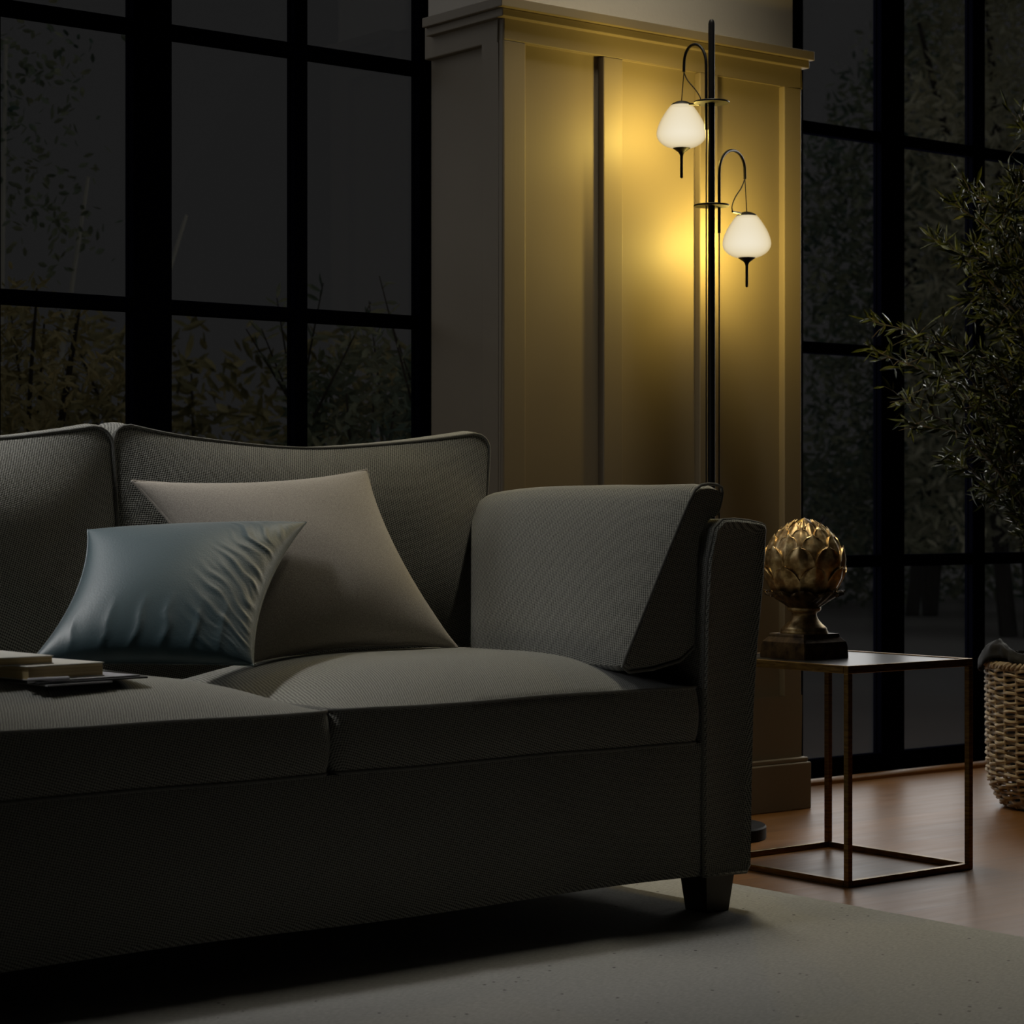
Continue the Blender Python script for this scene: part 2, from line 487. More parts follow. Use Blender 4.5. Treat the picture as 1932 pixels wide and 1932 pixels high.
# ------------------------------------------------------------------ sofa
sofa = empty('sofa', (2.18, 3.7, 0)); tag(sofa, 'dark charcoal woven two-seat sofa with piped cushions and short tapered wooden legs', 'sofa')
SXL, SXM, SXR = 1.317, 2.177, 3.037
SF = 3.22
zf = 0.009                                   # rug thickness
skirt = MB()
def skirt_pts():
    V = []; F = []
    nx = 30
    rows = [(0.0, .345), (-.004, .335), (-.004, .20), (-.002, .10), (.004, .086), (.03, .084)]
    for i in range(nx + 1):
        x = SXL - .02 + (SXR - SXL + .04) * i / nx
        for dy, z in rows:
            wav = 0.0025 * noise.noise(Vector((x * 4, z * 3, 7))) + 0.002 * math.sin(x * 9)
            V.append((x, SF + .006 + dy + wav * (1 if z < .3 else 0), z + (0.003 * math.sin(x * 7 + 1) if z < .09 else 0)))
        V.append((x, 4.16, .084)); V.append((x, 4.16, .345))
    n = len(rows) + 2
    for i in range(nx):
        for k in range(n):
            l = (k + 1) % n
            F.append((i * n + k, i * n + l, (i + 1) * n + l, (i + 1) * n + k))
    F.append(tuple(range(n))); F.append(tuple(nx * n + k for k in range(n)))
    return V, F
skirt.add(*skirt_pts())
part(skirt, 'seat_base', M['sofa'], sofa)
part(MB().box(SXL - .02, SXR + .02, 4.10, 4.20, .30, .80), 'back_frame', M['sofa'], sofa, smooth=False, bevel=0.02)

def arm(mirror):
    def mx(x): return x if not mirror else 2 * SXM - x
    prof = [(3.040, .085), (3.157, .083), (3.165, .095), (3.168, .25), (3.173, .40), (3.184, .53), (3.201, .66),
            (3.2075, .735), (3.2095, .760), (3.2070, .7675), (3.200, .7705), (3.165, .7765), (3.125, .780), (3.092, .779), (3.070, .762),
            (3.052, .70), (3.044, .60), (3.040, .45), (3.038, .25)]
    ys = [(SF + .006, .012), (SF + .0005, .005), (SF, 0), (SF + .0, 0)]
    cx = 3.12; cz = .42
    V = []; F = []
    stations = [(SF + .004, .10), (SF - .006, .03), (SF - .003, .006), (SF + .006, 0), (3.4, 0), (3.7, 0), (4.0, 0), (4.17, 0), (4.185, .04)]
    n = len(prof)
    # front face inset a little so that it pillows out
    for y, ins in stations:
        for x, z in prof:
            V.append((mx(x + (cx - x) * ins * 2.2), y, z + (cz - z) * ins * 0.5))
    for i in range(len(stations) - 1):
        for k in range(n):
            l = (k + 1) % n
            F.append((i * n + k, i * n + l, (i + 1) * n + l, (i + 1) * n + k))
    F.append(tuple(range(n))); F.append(tuple((len(stations) - 1) * n + k for k in range(n)))
    a = part(MB().add(V, F), 'arm', M['sofa_arm'], sofa, angle=60)
    slot(a, M['sofa'], lambda n, c: abs(n.y) > .6)
    pts = [(mx(x), SF + .001, z) for x, z in prof]
    t = MB().tube(pts, .0028, 8, True)
    p = t.build('piping', M['piping']); p.parent = a
    # seam hanging down the front between arm and base
    return a
arm(False); arm(True)

def leg(cx, cy):
    a, b_ = .0305, .0395
    z0, z1 = zf, .092
    V = [(cx + sx * r, cy + sy * r, z) for r, z in ((a, z0), (b_, z1)) for sx, sy in ((-1, -1), (1, -1), (1, 1), (-1, 1))]
    F = [(0, 1, 2, 3), (4, 5, 6, 7)] + [(i, (i + 1) % 4, 4 + (i + 1) % 4, 4 + i) for i in range(4)]
    part(MB().add(V, F), 'leg', M['leg'], sofa, smooth=False, bevel=0.002)
for cx_, cy_ in ((3.095, 3.268), (1.259, 3.268), (3.095, 4.10), (1.259, 4.10)): leg(cx_, cy_)

def rr(x, y, hx, hy, r):
    """round the corners of a rectangle in plan"""
    dx = abs(x) - (hx - r); dy = abs(y) - (hy - r)
    if dx > 0 and dy > 0:
        s = max(dx, dy) / math.hypot(dx, dy)
        x = math.copysign(hx - r + dx * s, x); y = math.copysign(hy - r + dy * s, y)
    return x, y
def cushion(hx, hy, hz, ct, cb, p, r, n, fn, bulge=0.006):
    V = []; F = []
    def pt(a, b_, c):
        x, y = rr(a * hx, b_ * hy, hx, hy, r)
        fa = (1 - abs(a) ** p) * (1 - abs(b_) ** p)
        z = hz * c
        if c >= 1: z += ct * fa
        elif c <= -1: z -= cb * fa
        else:
            k = 1 + bulge * (1 - c * c) / max(hx, hy)
            x *= k; y *= k
        return fn(x, y, z)
    def grid(g, m1, m2):
        o = len(V)
        for i in range(m1 + 1):
            for j in range(m2 + 1): V.append(g(-1 + 2 * i / m1, -1 + 2 * j / m2))
        for i in range(m1):
            for j in range(m2):
                q = o + i * (m2 + 1) + j
                F.append((q, q + 1, q + m2 + 2, q + m2 + 1))
    grid(lambda a, b_: pt(a, b_, 1), n, n); grid(lambda a, b_: pt(a, b_, -1), n, n)
    grid(lambda a, c: pt(a, 1, c), n, 6); grid(lambda a, c: pt(a, -1, c), n, 6)
    grid(lambda b_, c: pt(1, b_, c), n, 6); grid(lambda b_, c: pt(-1, b_, c), n, 6)
    def rim(c, rad=.0035):
        P = []
        for k in range(4 * n):
            s, t = divmod(k, n); w = -1 + 2 * t / n
            a, b_ = ((w, -1), (1, w), (-w, 1), (-1, -w))[s]
            x, y = rr(a * hx, b_ * hy, hx, hy, r)
            P.append(fn(x, y, hz * c))
        return MB().tube(P, rad, 8, True)
    return MB().add(V, F), rim(1), rim(-1)
def add_cushion(name, res, mat):
    o = part(res[0], name, mat, sofa, angle=50)
    for t in res[1:]:
        q = t.build('piping', M['piping']); q.parent = o
    return o
# seat cushions
for i, cxm in enumerate((1.747, 2.607)):
    hx = .4285
    def fn(x, y, z, cxm=cxm):
        w = 0.003 * noise.noise(Vector((x * 5 + cxm * 3, y * 5, z * 4)))
        return (cxm + x, 3.565 + y + w, .4015 + z + w)
    add_cushion('seat_cushion', cushion(hx, .343, .054, (.062, .068)[i], .0, 3.4, .03, 44, fn), M['sofa'])
# back cushions (upright, sagging a little along the top edge)
for s, cxm in ((-1, 1.712), (1, 2.590)):
    hx, hy = .438, .225
    def fn(x, y, z, s=s, cxm=cxm):
        u = x / hx; v = max(0.0, (y + hy) / (2 * hy))
        X = cxm + x
        if s * u > 0: X += s * (s * u) ** 1.5 * (0.060 * v ** 1.2)
        Z = .512 + 0.4600 * v - 0.046 * (1 - u * u) * v ** 3 + 0.004 * noise.noise(Vector((x * 6, y * 6, s)))
        if s < 0 : Z -= 0.004 * v
        Y = 3.955 + 0.05 * v - z
        return (X, Y, Z)
    add_cushion('back_cushion', cushion(hx, hy, .052, .060, .03, 2.6, .045, 44, fn, .012), M['sofa'])
# arm bolsters, leaning on the arms
def bolster(mirror):
    def mx(x): return x if not mirror else 2 * SXM - x
    # cross-section, clockwise from the foot of the inner face
    sec = [(2.852, .500), (2.858, .514), (2.890, .572), (2.926, .638), (2.964, .708), (2.998, .769), (3.023, .812), (3.040, .836), (3.056, .846),
           (3.078, .849), (3.100, .847), (3.112, .842), (3.114, .832), (3.109, .812), (3.102, .794), (3.085, .789), (3.066, .775), (3.048, .745),
           (3.043, .70), (3.040, .62), (3.036, .53), (3.000, .505), (2.930, .492), (2.868, .489)]
    y0, y1 = 3.240, 3.945
    n = len(sec); V = []; F = []
    m = 30
    cxs, czs = 3.00, .66
    idx = []
    for i in range(m + 1):
        t = i / m; y = y0 + (y1 - y0) * t
        e = min(t, 1 - t) * m
        ins = {0: .05, 1: .012}.get(int(round(e)), 0)
        for k, (x, z) in enumerate(sec):
            inner = 1 if k < 9 else 0
            b_ = .014 * (1 - (2 * t - 1) ** 4) * (math.sin(math.pi * k / 9) if inner else 0)
            rt = t ** 6 * .02 if 5 < k < 14 else 0
            y = y0 + (min(y1, 3.725 + (z - .5) / .33 * (y1 - 3.725)) - y0) * t
            V.append((mx(x + (cxs - x) * ins - b_), y, z + (czs - z) * ins + b_ * .5 - rt + .0015 * noise.noise(Vector((x * 9, y * 9, z * 9)))))
    for i in range(m):
        for k in range(n):
            l = (k + 1) % n
            F.append((i * n + k, i * n + l, (i + 1) * n + l, (i + 1) * n + k))
    F.append(tuple(range(n))); F.append(tuple(m * n + k for k in range(n)))
    o = part(MB().add(V, F), 'arm_cushion', M['sofa_arm'], sofa, angle=60)
    slot(o, M['sofa'], lambda n, c: abs(n.y) > .6)
    for y in (y0 + .004,):
        q = MB().tube([(mx(x), y, z) for x, z in sec], .0032, 8, True).build('piping', M['piping']); q.parent = o
bolster(False); bolster(True)

# ------------------------------------------------------------------ scatter cushions
def pillow(name, TL, TR, BR, BL, T, cs, ct, mat, label, n=72, folds=None, pip=0.0, pw=.45):
    TL, TR, BR, BL = map(Vector, (TL, TR, BR, BL))
    nrm = ((TR + BR) - (TL + BL)).cross((TL + TR) - (BL + BR)).normalized()   # towards the viewer's side
    if nrm.y > 0: nrm = -nrm
    org = (TL + TR + BR + BL) / 4
    def base(u, v):
        uu = u * (1 - cs * (1 - v * v)); vv = v * (1 - ct * (1 - u * u))
        a = (uu + 1) / 2; b_ = (vv + 1) / 2
        return (BL * (1 - a) + BR * a) * (1 - b_) + (TL * (1 - a) + TR * a) * b_
    V = []; F = []
    for side in (1, -1):
        o = len(V)
        for i in range(n + 1):
            for j in range(n + 1):
                # denser towards the rim
                u = math.sin((-1 + 2 * i / n) * math.pi / 2); v = math.sin((-1 + 2 * j / n) * math.pi / 2)
                h = T * max(0, (1 - u * u) * (1 - v * v)) ** pw
                if folds and side == 1: h += folds(u, v) * min(1, 6 * (1 - abs(u)) + .0) * min(1, 6 * (1 - abs(v)))
                h += .004 * noise.noise(base(u, v) * 7) * (1 - u ** 4) * (1 - v ** 4)
                V.append(base(u, v) + nrm * h * (side if side > 0 else -.5))
        for i in range(n):
            for j in range(n):
                q = o + i * (n + 1) + j
                F.append((q, q + 1, q + n + 2, q + n + 1))
    o = link(name, V, F, mat, None, True, angle=180, loc=org)
    if pip:
        P = []
        for k in range(4 * n):
            s, t = divmod(k, n); w = math.sin((-1 + 2 * t / n) * math.pi / 2)
            a, b_ = ((w, -1), (1, w), (-w, 1), (-1, -w))[s]
            P.append(base(a, b_) - org)
        q = MB().tube(P, pip, 8, True).build('piping', mat); q.parent = o
    tag(o, label, 'cushion')
    return o
pillow('throw_pillow', (2.139, 3.850, .853), (2.684, 3.850, .880), (2.758, 3.640, .522), (2.280, 3.67, .508), .068, .135, .10, M['taupe'],
       'large taupe linen pillow with piped edge, leaning on the sofa back behind the teal one', pip=.003)
def fold(u, v):
    a = 0
    if u > .1:
        k = min(1, (u - .1) / .4) * min(1, (1 - u) / .12)
        ph = v + (u - .3) * .8 + .12 * noise.noise(Vector((u * 3, v * 3, 1)))
        amp = .5 + noise.noise(Vector((u * 2.5, ph * 4, 8)))
        a += .0042 * k * max(0, amp) * (1 - abs(math.sin(ph * 19))) ** 1.5 * 1.3 * (1 - abs(v)) ** .4
        a += .0012 * k * noise.noise(Vector((u * 4, ph * 30, 3)))
    if v < -.3:
        k = min(1, (-.3 - v) / .35)
        q = u + v * .12 + .08 * noise.noise(Vector((u * 2, v * 3, 5)))
        a += .0040 * k * (1 - abs(math.sin(q * 11))) ** 2 * (1 - abs(u)) ** .5
    return a
pillow('throw_pillow', (2.004, 3.775, .761), (2.430, 3.690, .774), (2.172, 3.470, .520), (1.788, 3.580, .533), .060, .14, .02, M['teal'],
       'teal satin pillow with crinkled right side, lying in front of the taupe pillow', n=140, folds=fold, pip=.0015)

# ------------------------------------------------------------------ books and magazine on the left seat
def slab(cx, cy, w, dpt, z0, z1, rz, ox=0.0, oy=0.0):
    c, s = math.cos(rz), math.sin(rz)
    V = []
    for z in (z0, z1):
        for a, b_ in ((0, 0), (1, 0), (1, 1), (0, 1)):
            x = ox + a * w; y = oy + b_ * dpt
            V.append((cx + x * c - y * s, cy + x * s + y * c, z))
    return V, [(0, 3, 2, 1), (4, 5, 6, 7), (0, 1, 5, 4), (1, 2, 6, 5), (2, 3, 7, 6), (3, 0, 4, 7)]
# magazine / folder (front-left corner given)
mg = MB(); rz = math.radians(5)
mag = MB().add(*slab(1.678, 3.325, .21, .24,  .5175,  .5205, rz)).build('folder', M['cover_dark'], smooth=False, bevel=.0008)
tag(mag, 'thin dark folder with loose grey sheets, lying under the two cream books', 'folder')
pg = MB().add(*slab(1.700, 3.332, .178, .22,  .5208,  .5230, rz + .03)).build('loose_sheet', M['magazine'], smooth=False); pg.parent = mag
pg = MB().add(*slab(1.690, 3.318, .125, .12,  .5145,  .5170, rz + .02)).build('loose_sheet', M['magazine'], smooth=False); pg.parent = mag
cr = MB().tube([(1.668, 3.345,  .5235), (1.700, 3.332,  .5245), (1.735, 3.333,  .5245)], .0042, 10).build('rolled_corner', M['magazine']); cr.parent = mag
def book(cx, cy, w, dpt, z0, z1, rz, label):
    t = .0016
    root = empty('book', (cx, cy, z0)); tag(root, label, 'book', 'books on the seat')
    part(MB().add(*slab(cx, cy, w - .004, dpt - .006, z0 + t, z1 - t, rz, .002, .002)), 'pages', M['pages'], root, smooth=False)
    for a, b_ in ((z0, z0 + t), (z1 - t, z1)):
        part(MB().add(*slab(cx, cy, w, dpt, a, b_, rz)), 'cover', M['cover'], root, smooth=False, bevel=.0005)
    part(MB().add(*slab(cx, cy, w, .004, z0, z1, rz, 0, dpt - .004)), 'spine', M['cover'], root, smooth=False)
book(1.672, 3.350, .150, .20,  .5232,  .5460, math.radians(8), 'cream paperback with yellowed pages, lower of the two books on the folder')
book(1.575, 3.372, .158, .22,  .5464,  .5600, math.radians(3), 'cream paperback, upper of the two books on the sofa seat')

# ------------------------------------------------------------------ rug
rug = MB()
V = []; F = []
nx, ny = 90, 60
rx0, rx1, ry0, ry1 = -.9, 3.372, .3, 4.02
for top in (0, 1):
    for i in range(nx + 1):
        for j in range(ny + 1):
            x = rx0 + (rx1 - rx0) * i / nx; y = ry0 + (ry1 - ry0) * j / ny
            z = 0.0005 if not top else zf - (0.004 if i in (0, nx) or j in (0, ny) else 0)
            wob = .0025 * noise.noise(Vector((y * 7, 3, 1))) if i == nx else 0
            V.append((x + wob, y, z))
n1 = (nx + 1) * (ny + 1)
for i in range(nx):
    for j in range(ny):
        q = i * (ny + 1) + j
        F.append((q, q + 1, q + ny + 2, q + ny + 1)); q += n1
        F.append((q, q + 1, q + ny + 2, q + ny + 1))
for i in range(nx):
    for j in (0, ny):
        q = i * (ny + 1) + j; F.append((q, q + ny + 1, q + ny + 1 + n1, q + n1))
for j in range(ny):
    for i in (0, nx):
        q = i * (ny + 1) + j; F.append((q, q + 1, q + 1 + n1, q + n1))
rug.add(V, F)
tag(rug.build('rug', M['rug'], angle=60), 'pale flecked low pile rug on the oak floor under the sofa', 'rug')

# ------------------------------------------------------------------ floor lamp
LX, LY = 3.831, 4.029
lamp = empty('floor_lamp', (LX, LY, 0)); tag(lamp, 'slim black floor lamp with two glowing opal shades, beside the panelled pier', 'floor lamp')
Ld = Vector((LX, LY, 0))
def LP(r, z, d=0): # along the image-parallel direction of the two arms
    # the arms swing back towards the panelling as they reach out
    d = (1.2 if r < 0 else 3.0) * max(0.0, abs(r) - .012)
    p = Ld + RGT * (r + d * (.4858 + r) / 5.540) + FWD * d; return (p.x, p.y, .8 + (z - .8) * (1 + d / 5.540))
part(MB().lathe((LX, LY, 0), [(0.0, 0.0), (.130, 0.0), (.133, .004), (.133, .028), (.130, .032), (.012, .034), (.012, .05), (0, .05)], 64), 'base', M['black_metal'], lamp)
part(MB().lathe((LX, LY, 0), [(0, .03), (.0092, .03), (.0090, 1.2), (.0082, 1.5), (.0080, 1.982), (.0067, 1.988), (.0041, 1.992), (0, 1.993)], 24), 'pole', M['black_metal'], lamp)
for z in (1.7904, 1.5390):
    part(MB().lathe((LX, LY, z), [(0, -.0022), (.0425, -.0022), (.0435, -.001), (.0435, .001), (.0425, .0022), (0, .0022)], 64), 'support_disc', M['black_metal'], lamp)

def lamp_head(s, zbot, ztop, zend, r_tube, r_end, r_shade, zcap, wire_pts):
    ctrl = [LP(s * r_tube, zbot)] + [LP(s * r_tube, zbot + (ztop - .06 - zbot) * k / 3) for k in (1, 2, 3)]
    cxm = (r_tube + r_end) / 2; a = (r_end - r_tube) / 2
    for k in range(1, 12):
        th = math.pi * k / 12
        ctrl.append(LP(s * (cxm - a * math.cos(th)), ztop - .056 + .056 * math.sin(th) ** .85))
    ctrl += [LP(s * r_end, ztop - .060), LP(s * r_end, zend)]
    part(MB().tube(spline(ctrl, 4), .0037, 12), 'arm', M['black_metal'], lamp)
    # shade: parts hang below the cap; origin at the cap
    c = Vector(LP(s * r_shade, zcap))
    sc = .0002006
    prof = [(118, -12), (130, -18), (152, -40), (182, -80), (215, -130), (248, -185), (275, -240), (295, -295), (306, -345), (308, -375),
            (300, -415), (278, -455), (240, -492), (190, -522), (140, -540), (100, -548)]
    mb = MB().lathe((0, 0, 0), [(r * sc, z * sc) for r, z in prof], 64)
    # leave the opal shell open at both ends where the caps sit
    sh = link('shade', mb.v, mb.f[:-2], M['opal'], None, True, angle=180)
    sh.location = c; adopt(sh, lamp)
    sh['label'] = 'glowing opal glass shade'
    cp = MB().lathe((0, 0, 0), [(0, 36 * sc), (30 * sc, 34 * sc), (70 * sc, 24 * sc), (108 * sc, 6 * sc), (130 * sc, -14 * sc), (131 * sc, -20 * sc), (118 * sc, -22 * sc), (0, -20 * sc)], 48).build('shade_cap', M['black_metal']); cp.parent = sh
    slot(cp, M['lamp_inner'], lambda n, c: n.z < -.3)
    fn_ = MB().lathe((0, 0, 0), [(0, -520 * sc), (108 * sc, -528 * sc), (114 * sc, -536 * sc), (104 * sc, -552 * sc), (72 * sc, -574 * sc), (40 * sc, -598 * sc), (24 * sc, -622 * sc), (18 * sc, -650 * sc), (18 * sc, -900 * sc), (14 * sc, -914 * sc), (0, -920 * sc)], 40).build('finial_stem', M['black_metal']); fn_.parent = sh
    slot(fn_, M['lamp_inner'], lambda n, c: n.z > .5)
    bulb = MB().lathe((0, 0, -.058), [(0, -.012), (.008, -.009), (.012, 0), (.008, .009), (0, .012)], 20)
    # wires
    e = Vector(LP(s * r_end, zend))
    part(MB().tube([e, c + Vector((0, 0, 34 * sc))], .0012, 8), 'hanging_wire', M['cable'], lamp)
    part(MB().tube(spline([LP(s * a_, b_) for a_, b_ in wire_pts], 10), .0015, 8), 'power_cable', M['cable'], lamp)
    q = wire_pts[-1]
    part(MB().tube([LP(s * (q[0] - .0005), q[1] + .001), c + (Vector(LP(s * q[0], q[1])) - c) * .45 + Vector((0, 0, .0))], .0028, 10), 'cable_socket', M['black_metal'], lamp)
    # run of cable from the foot of the arm tube down to the base
    part(MB().tube([LP(s * r_tube, zbot), LP(s * r_tube, .9), LP(s * r_tube * .98, .034)], .0016, 8), 'power_cable', M['cable'], lamp)
    b = bpy.data.lights.new('bulb', 'POINT'); b.energy = 42 if s < 0 else 66; b.color = (1.0, 0.71, 0.15); b.shadow_soft_size = .02
    bo = bpy.data.objects.new('bulb', b); COL.objects.link(bo); bo.parent = sh; bo.location = (0, 0, -.062)
zz = lambda y: .8 + (960 - y) / 4288 * 5.540
rr_ = lambda x: (x - 1342) / 4288 * 5.540
lamp_head(-1, zz(245), zz(84), zz(136), -rr_(1332), -rr_(1290), -rr_(1285.5), zz(196),
          [(-rr_(1290), zz(137)), (-rr_(1297), zz(152)), (-rr_(1312), zz(170)), (-rr_(1320.5), zz(184)), (-rr_(1321), zz(191)), (-rr_(1319), zz(198))])
lamp_head(1, zz(440), zz(284), zz(338), rr_(1356.5), rr_(1405), rr_(1408.5), zz(405),
          [(rr_(1404), zz(340)), (rr_(1398), zz(355)), (rr_(1387), zz(372)), (rr_(1381), zz(388)), (rr_(1381), zz(397)), (rr_(1382), zz(400))])

# ------------------------------------------------------------------ side table
TX0, TX1, TY0, TY1, TH = 3.544, 3.946, 3.310, 3.750, .468
tb = empty('side_table', ((TX0 + TX1) / 2, (TY0 + TY1) / 2, 0)); tag(tb, 'square open-frame metal side table with dark top, right of the sofa', 'side table')
w = .0135
def bar(x0, x1, y0, y1, z0, z1, name='frame_bar'):
    part(MB().box(x0, x1, y0, y1, z0, z1), name, M['brass'], tb, smooth=False, bevel=.0012)
for x in (TX0, TX1 - w):
    for y in (TY0, TY1 - w): bar(x, x + w, y, y + w, 0, TH - .017, 'leg')
for z0, z1 in ((0, w), (TH - .017, TH)):
    nm = 'floor_rail' if z0 == 0 else 'top_rail'
    i = w if z0 == 0 else w
    x0_, x1_ = (TX0 + w, TX1 - w) if z0 == 0 else (TX0, TX1)
    for y in (TY0, TY1 - w): bar(x0_, x1_, y, y + w, z0, z1, nm)
    for x in (TX0, TX1 - w): bar(x, x + w, TY0 + w, TY1 - w, z0, z1, nm)
part(MB().box(TX0 + w - .001, TX1 - w + .001, TY0 + w - .001, TY1 - w + .001, TH - .008, TH - .002), 'table_top', M['table_top'], tb, smooth=False)

# ------------------------------------------------------------------ artichoke finial
AX, AY, AZ = 3.700, 3.590, TH - .002
fin = empty('artichoke_ornament', (AX, AY, AZ)); tag(fin, 'bronze artichoke finial ornament on a stepped square foot, standing on the side table', 'ornament')
foot = MB()
def sq(levels):
    V = []; F = []
    for hw, z, ch in levels:
        c_ = hw - ch
        for a, b_ in ((-c_, -hw), (c_, -hw), (hw, -c_), (hw, c_), (c_, hw), (-c_, hw), (-hw, c_), (-hw, -c_)):
            V.append((AX + a, AY + b_, AZ + z))
    for i in range(len(levels) - 1):
        for k in range(8):
            l = (k + 1) % 8
            F.append((i * 8 + k, i * 8 + l, (i + 1) * 8 + l, (i + 1) * 8 + k))
    F.append(tuple(range(8))); F.append(tuple((len(levels) - 1) * 8 + k for k in range(8)))
    return V, F
foot.add(*sq([(.0705, 0, .002), (.0705, .008, .002), (.0690, .028, .002), (.0675, .036, .003), (.0600, .044, .003), (.0575, .047, .003), (.0565, .053, .003), (.0555, .0545, .003)]))
part(foot, 'foot', M['dark_bronze'], fin, angle=25)
part(MB().lathe((AX, AY, AZ), [(0, .050), (.052, .052), (.0535, .055), (.0535, .059), (.051, .0615), (.0515, .064), (.048, .069), (.040, .076), (.033, .084), (.029, .092), (.0275, .097),
     (.029, .101), (.035, .104), (.038, .108), (.0375, .112), (.033, .115), (.034, .120), (.046, .130), (.058, .143), (.064, .160), (.06, .17), (0, .172)], 56), 'neck', M['bronze'], fin, angle=60)
EG = [(.118, .030), (.130, .048), (.145, .062), (.160, .0715), (.180, .0795), (.200, .083), (.221, .0835), (.240, .0795), (.258, .0705), (.275, .0585), (.290, .044), (.302, .029), (.310, .015), (.3145, .004)]
def egg_r(z):
    if z <= EG[0][0]: return EG[0][1]
    for (z0, r0), (z1, r1) in zip(EG, EG[1:]):
        if z <= z1: return r0 + (r1 - r0) * (z - z0) / (z1 - z0)
    return .002
body = MB().lathe((AX, AY, AZ), [(max(0, r - .006), z) for z, r in EG] + [(0, .3135)], 56)
part(body, 'core', M['dark_bronze'], fin)
def petal(th0, z0, z1, half, lift, flare=0.0):
    """one overlapping scale: rounded-pointed, raised rim and keel"""
    V = []; F = []; nu, nv = 16, 14
    for sh in (0, 1):
        for j in range(nv + 1):
            t = j / nv
            wd = half * math.sqrt(max(0.0, 1 - max(0, (t - .35) / .65) ** 1.7)) * (0.75 + 0.25 * min(1, t / .35))
            for i in range(nu + 1):
                s = -1 + 2 * i / nu
                tt = t - (0 if t < .3 else .10 * (t - .3) * s * s)
                z = z0 + (z1 - z0) * tt
                r = egg_r(z)
                rim = .0034 * max(0, (abs(s) - .72) / .28) ** .7
                rim = max(rim, .0034 * max(0, (t - .84) / .16) ** .7)
                keel = .0042 * max(0, 1 - abs(s) / .55) * (1 - t * .5)
                belly = .0030 * (1 - s * s) * math.sin(math.pi * min(1, t))
                rr2 = r - .004 + lift + .0075 * t * t + rim + keel + belly - (.0050 if sh else 0)
                th = th0 + s * wd / max(.015, r if r > .03 else .03)
                V.append((AX + rr2 * math.cos(th), AY + rr2 * math.sin(th), AZ + z))
    n1_ = (nu + 1) * (nv + 1)
    for j in range(nv):
        for i in range(nu):
            q = j * (nu + 1) + i; F.append((q, q + 1, q + nu + 2, q + nu + 1))
            q += n1_; F.append((q, q + nu + 1, q + nu + 2, q + 1))
    for j in range(nv):
        for i in (0, nu):
            q = j * (nu + 1) + i; F.append((q, q + nu + 1, q + nu + 1 + n1_, q + n1_))
    return V, F
rows = [(.262, .311, .014, 6, 0), (.247, .3035, .018, 8, .5), (.228, .2945, .0235, 8, 0), (.205, .279, .029, 8, .5), (.178, .253, .0325, 8, 0), (.145, .207, .031, 8, .5)]
vd = math.atan2(-AY, -AX)                                   # towards the viewing side
rootang = vd + math.radians(-7)
for k, (z0, z1, half, cnt, off) in enumerate(rows):
    for q in range(cnt):
        part(MB().add(*petal(rootang + 2 * math.pi * (q + off) / cnt, z0, z1, half, .0016 * k)), 'scale', M['bronze'], fin, angle=50)
# curled acanthus collar under the bulb
for q in range(8):
    th0 = rootang + 2 * math.pi * (q + .15) / 8
    V = []; F = []; nu, nv = 14, 12
    for sh in (0, 1):
        for j in range(nv + 1):
            t = j / nv
            for i in range(nu + 1):
                s = -1 + 2 * i / nu
                wd = .033 * (0.55 + .75 * t) * (1 - .35 * max(0, t - .6) / .4) * (1 + .12 * math.sin(t * 14))
                r0 = .036 + .052 * math.sin(min(1, t * 1.05) * math.pi / 2) - .003 * s * s
                z = .113 + .050 * t ** .9 - (.016 * max(0, (t - .75) / .25) ** 1.3) - .010 * s * s * t
                r0 += .0035 * math.cos(s * 3 * math.pi) * t + .003 * noise.noise(Vector((th0, s * 2, t * 3)))
                r0 -= .0065 * sh
                th = th0 + s * wd / max(.04, r0)
                V.append((AX + r0 * math.cos(th), AY + r0 * math.sin(th), AZ + z))
    n1_ = (nu + 1) * (nv + 1)
    for j in range(nv):
        for i in range(nu):
            qq = j * (nu + 1) + i; F.append((qq, qq + 1, qq + nu + 2, qq + nu + 1))
            qq += n1_; F.append((qq, qq + nu + 1, qq + nu + 2, qq + 1))
    for j in range(nv):
        for i in (0, nu):
            qq = j * (nu + 1) + i; F.append((qq, qq + nu + 1, qq + nu + 1 + n1_, qq + n1_))
    for i in range(nu):
        qq = nv * (nu + 1) + i; F.append((qq, qq + 1, qq + 1 + n1_, qq + n1_))
    part(MB().add(V, F), 'collar_leaf', M['dark_bronze'], fin, angle=60)

# ------------------------------------------------------------------ wicker basket
PX, PY = 4.925, 3.870
bk = empty('wicker_basket', (PX, PY, 0)); tag(bk, 'tall woven wicker basket with dark cloth liner, right of the side table', 'basket')
def brad(z):
    r = .158 + .004 * (z / .38)
    if z < .10: r -= .045 * ((.10 - z) / .10) ** 1.8
    return r
ns = 26
wv = MB()
nrow = 31
for k in range(nrow):
    z = .012 + (.372 - .012) * k / (nrow - 1)
    P = []; m_ = ns * 6
    for i in range(m_):
        th = 2 * math.pi * i / m_
        r = brad(z) + .0062 * math.cos(th * ns / 2 + math.pi * k)
        P.append((PX + r * math.cos(th), PY + r * math.sin(th), z + .0022 * math.sin(th * ns / 2 + k * 1.7) + .0015 * noise.noise(Vector((th * 3, k, 0)))))
    wv.tube(P, .0046, 6, True)
part(wv, 'woven_wall', M['wicker'], bk)
for i in range(ns):
    th = 2 * math.pi * (i + .5) / ns
    part(MB().tube([(PX + brad(z) * math.cos(th), PY + brad(z) * math.sin(th), z) for z in (.004, .03, .06, .1, .2, .3, .385)], .0042, 6), 'stake', M['wicker'], bk)
rimw = MB()
for s in range(3):
    P = []
    for i in range(150):
        th = 2 * math.pi * i / 150; a = th * 24 + s * 2 * math.pi / 3
        r = brad(.38) + .007 * math.cos(a); P.append((PX + r * math.cos(th), PY + r * math.sin(th), .384 + .007 * math.sin(a)))
    rimw.tube(P, .0055, 6, True)
part(rimw, 'braided_rim', M['wicker'], bk)
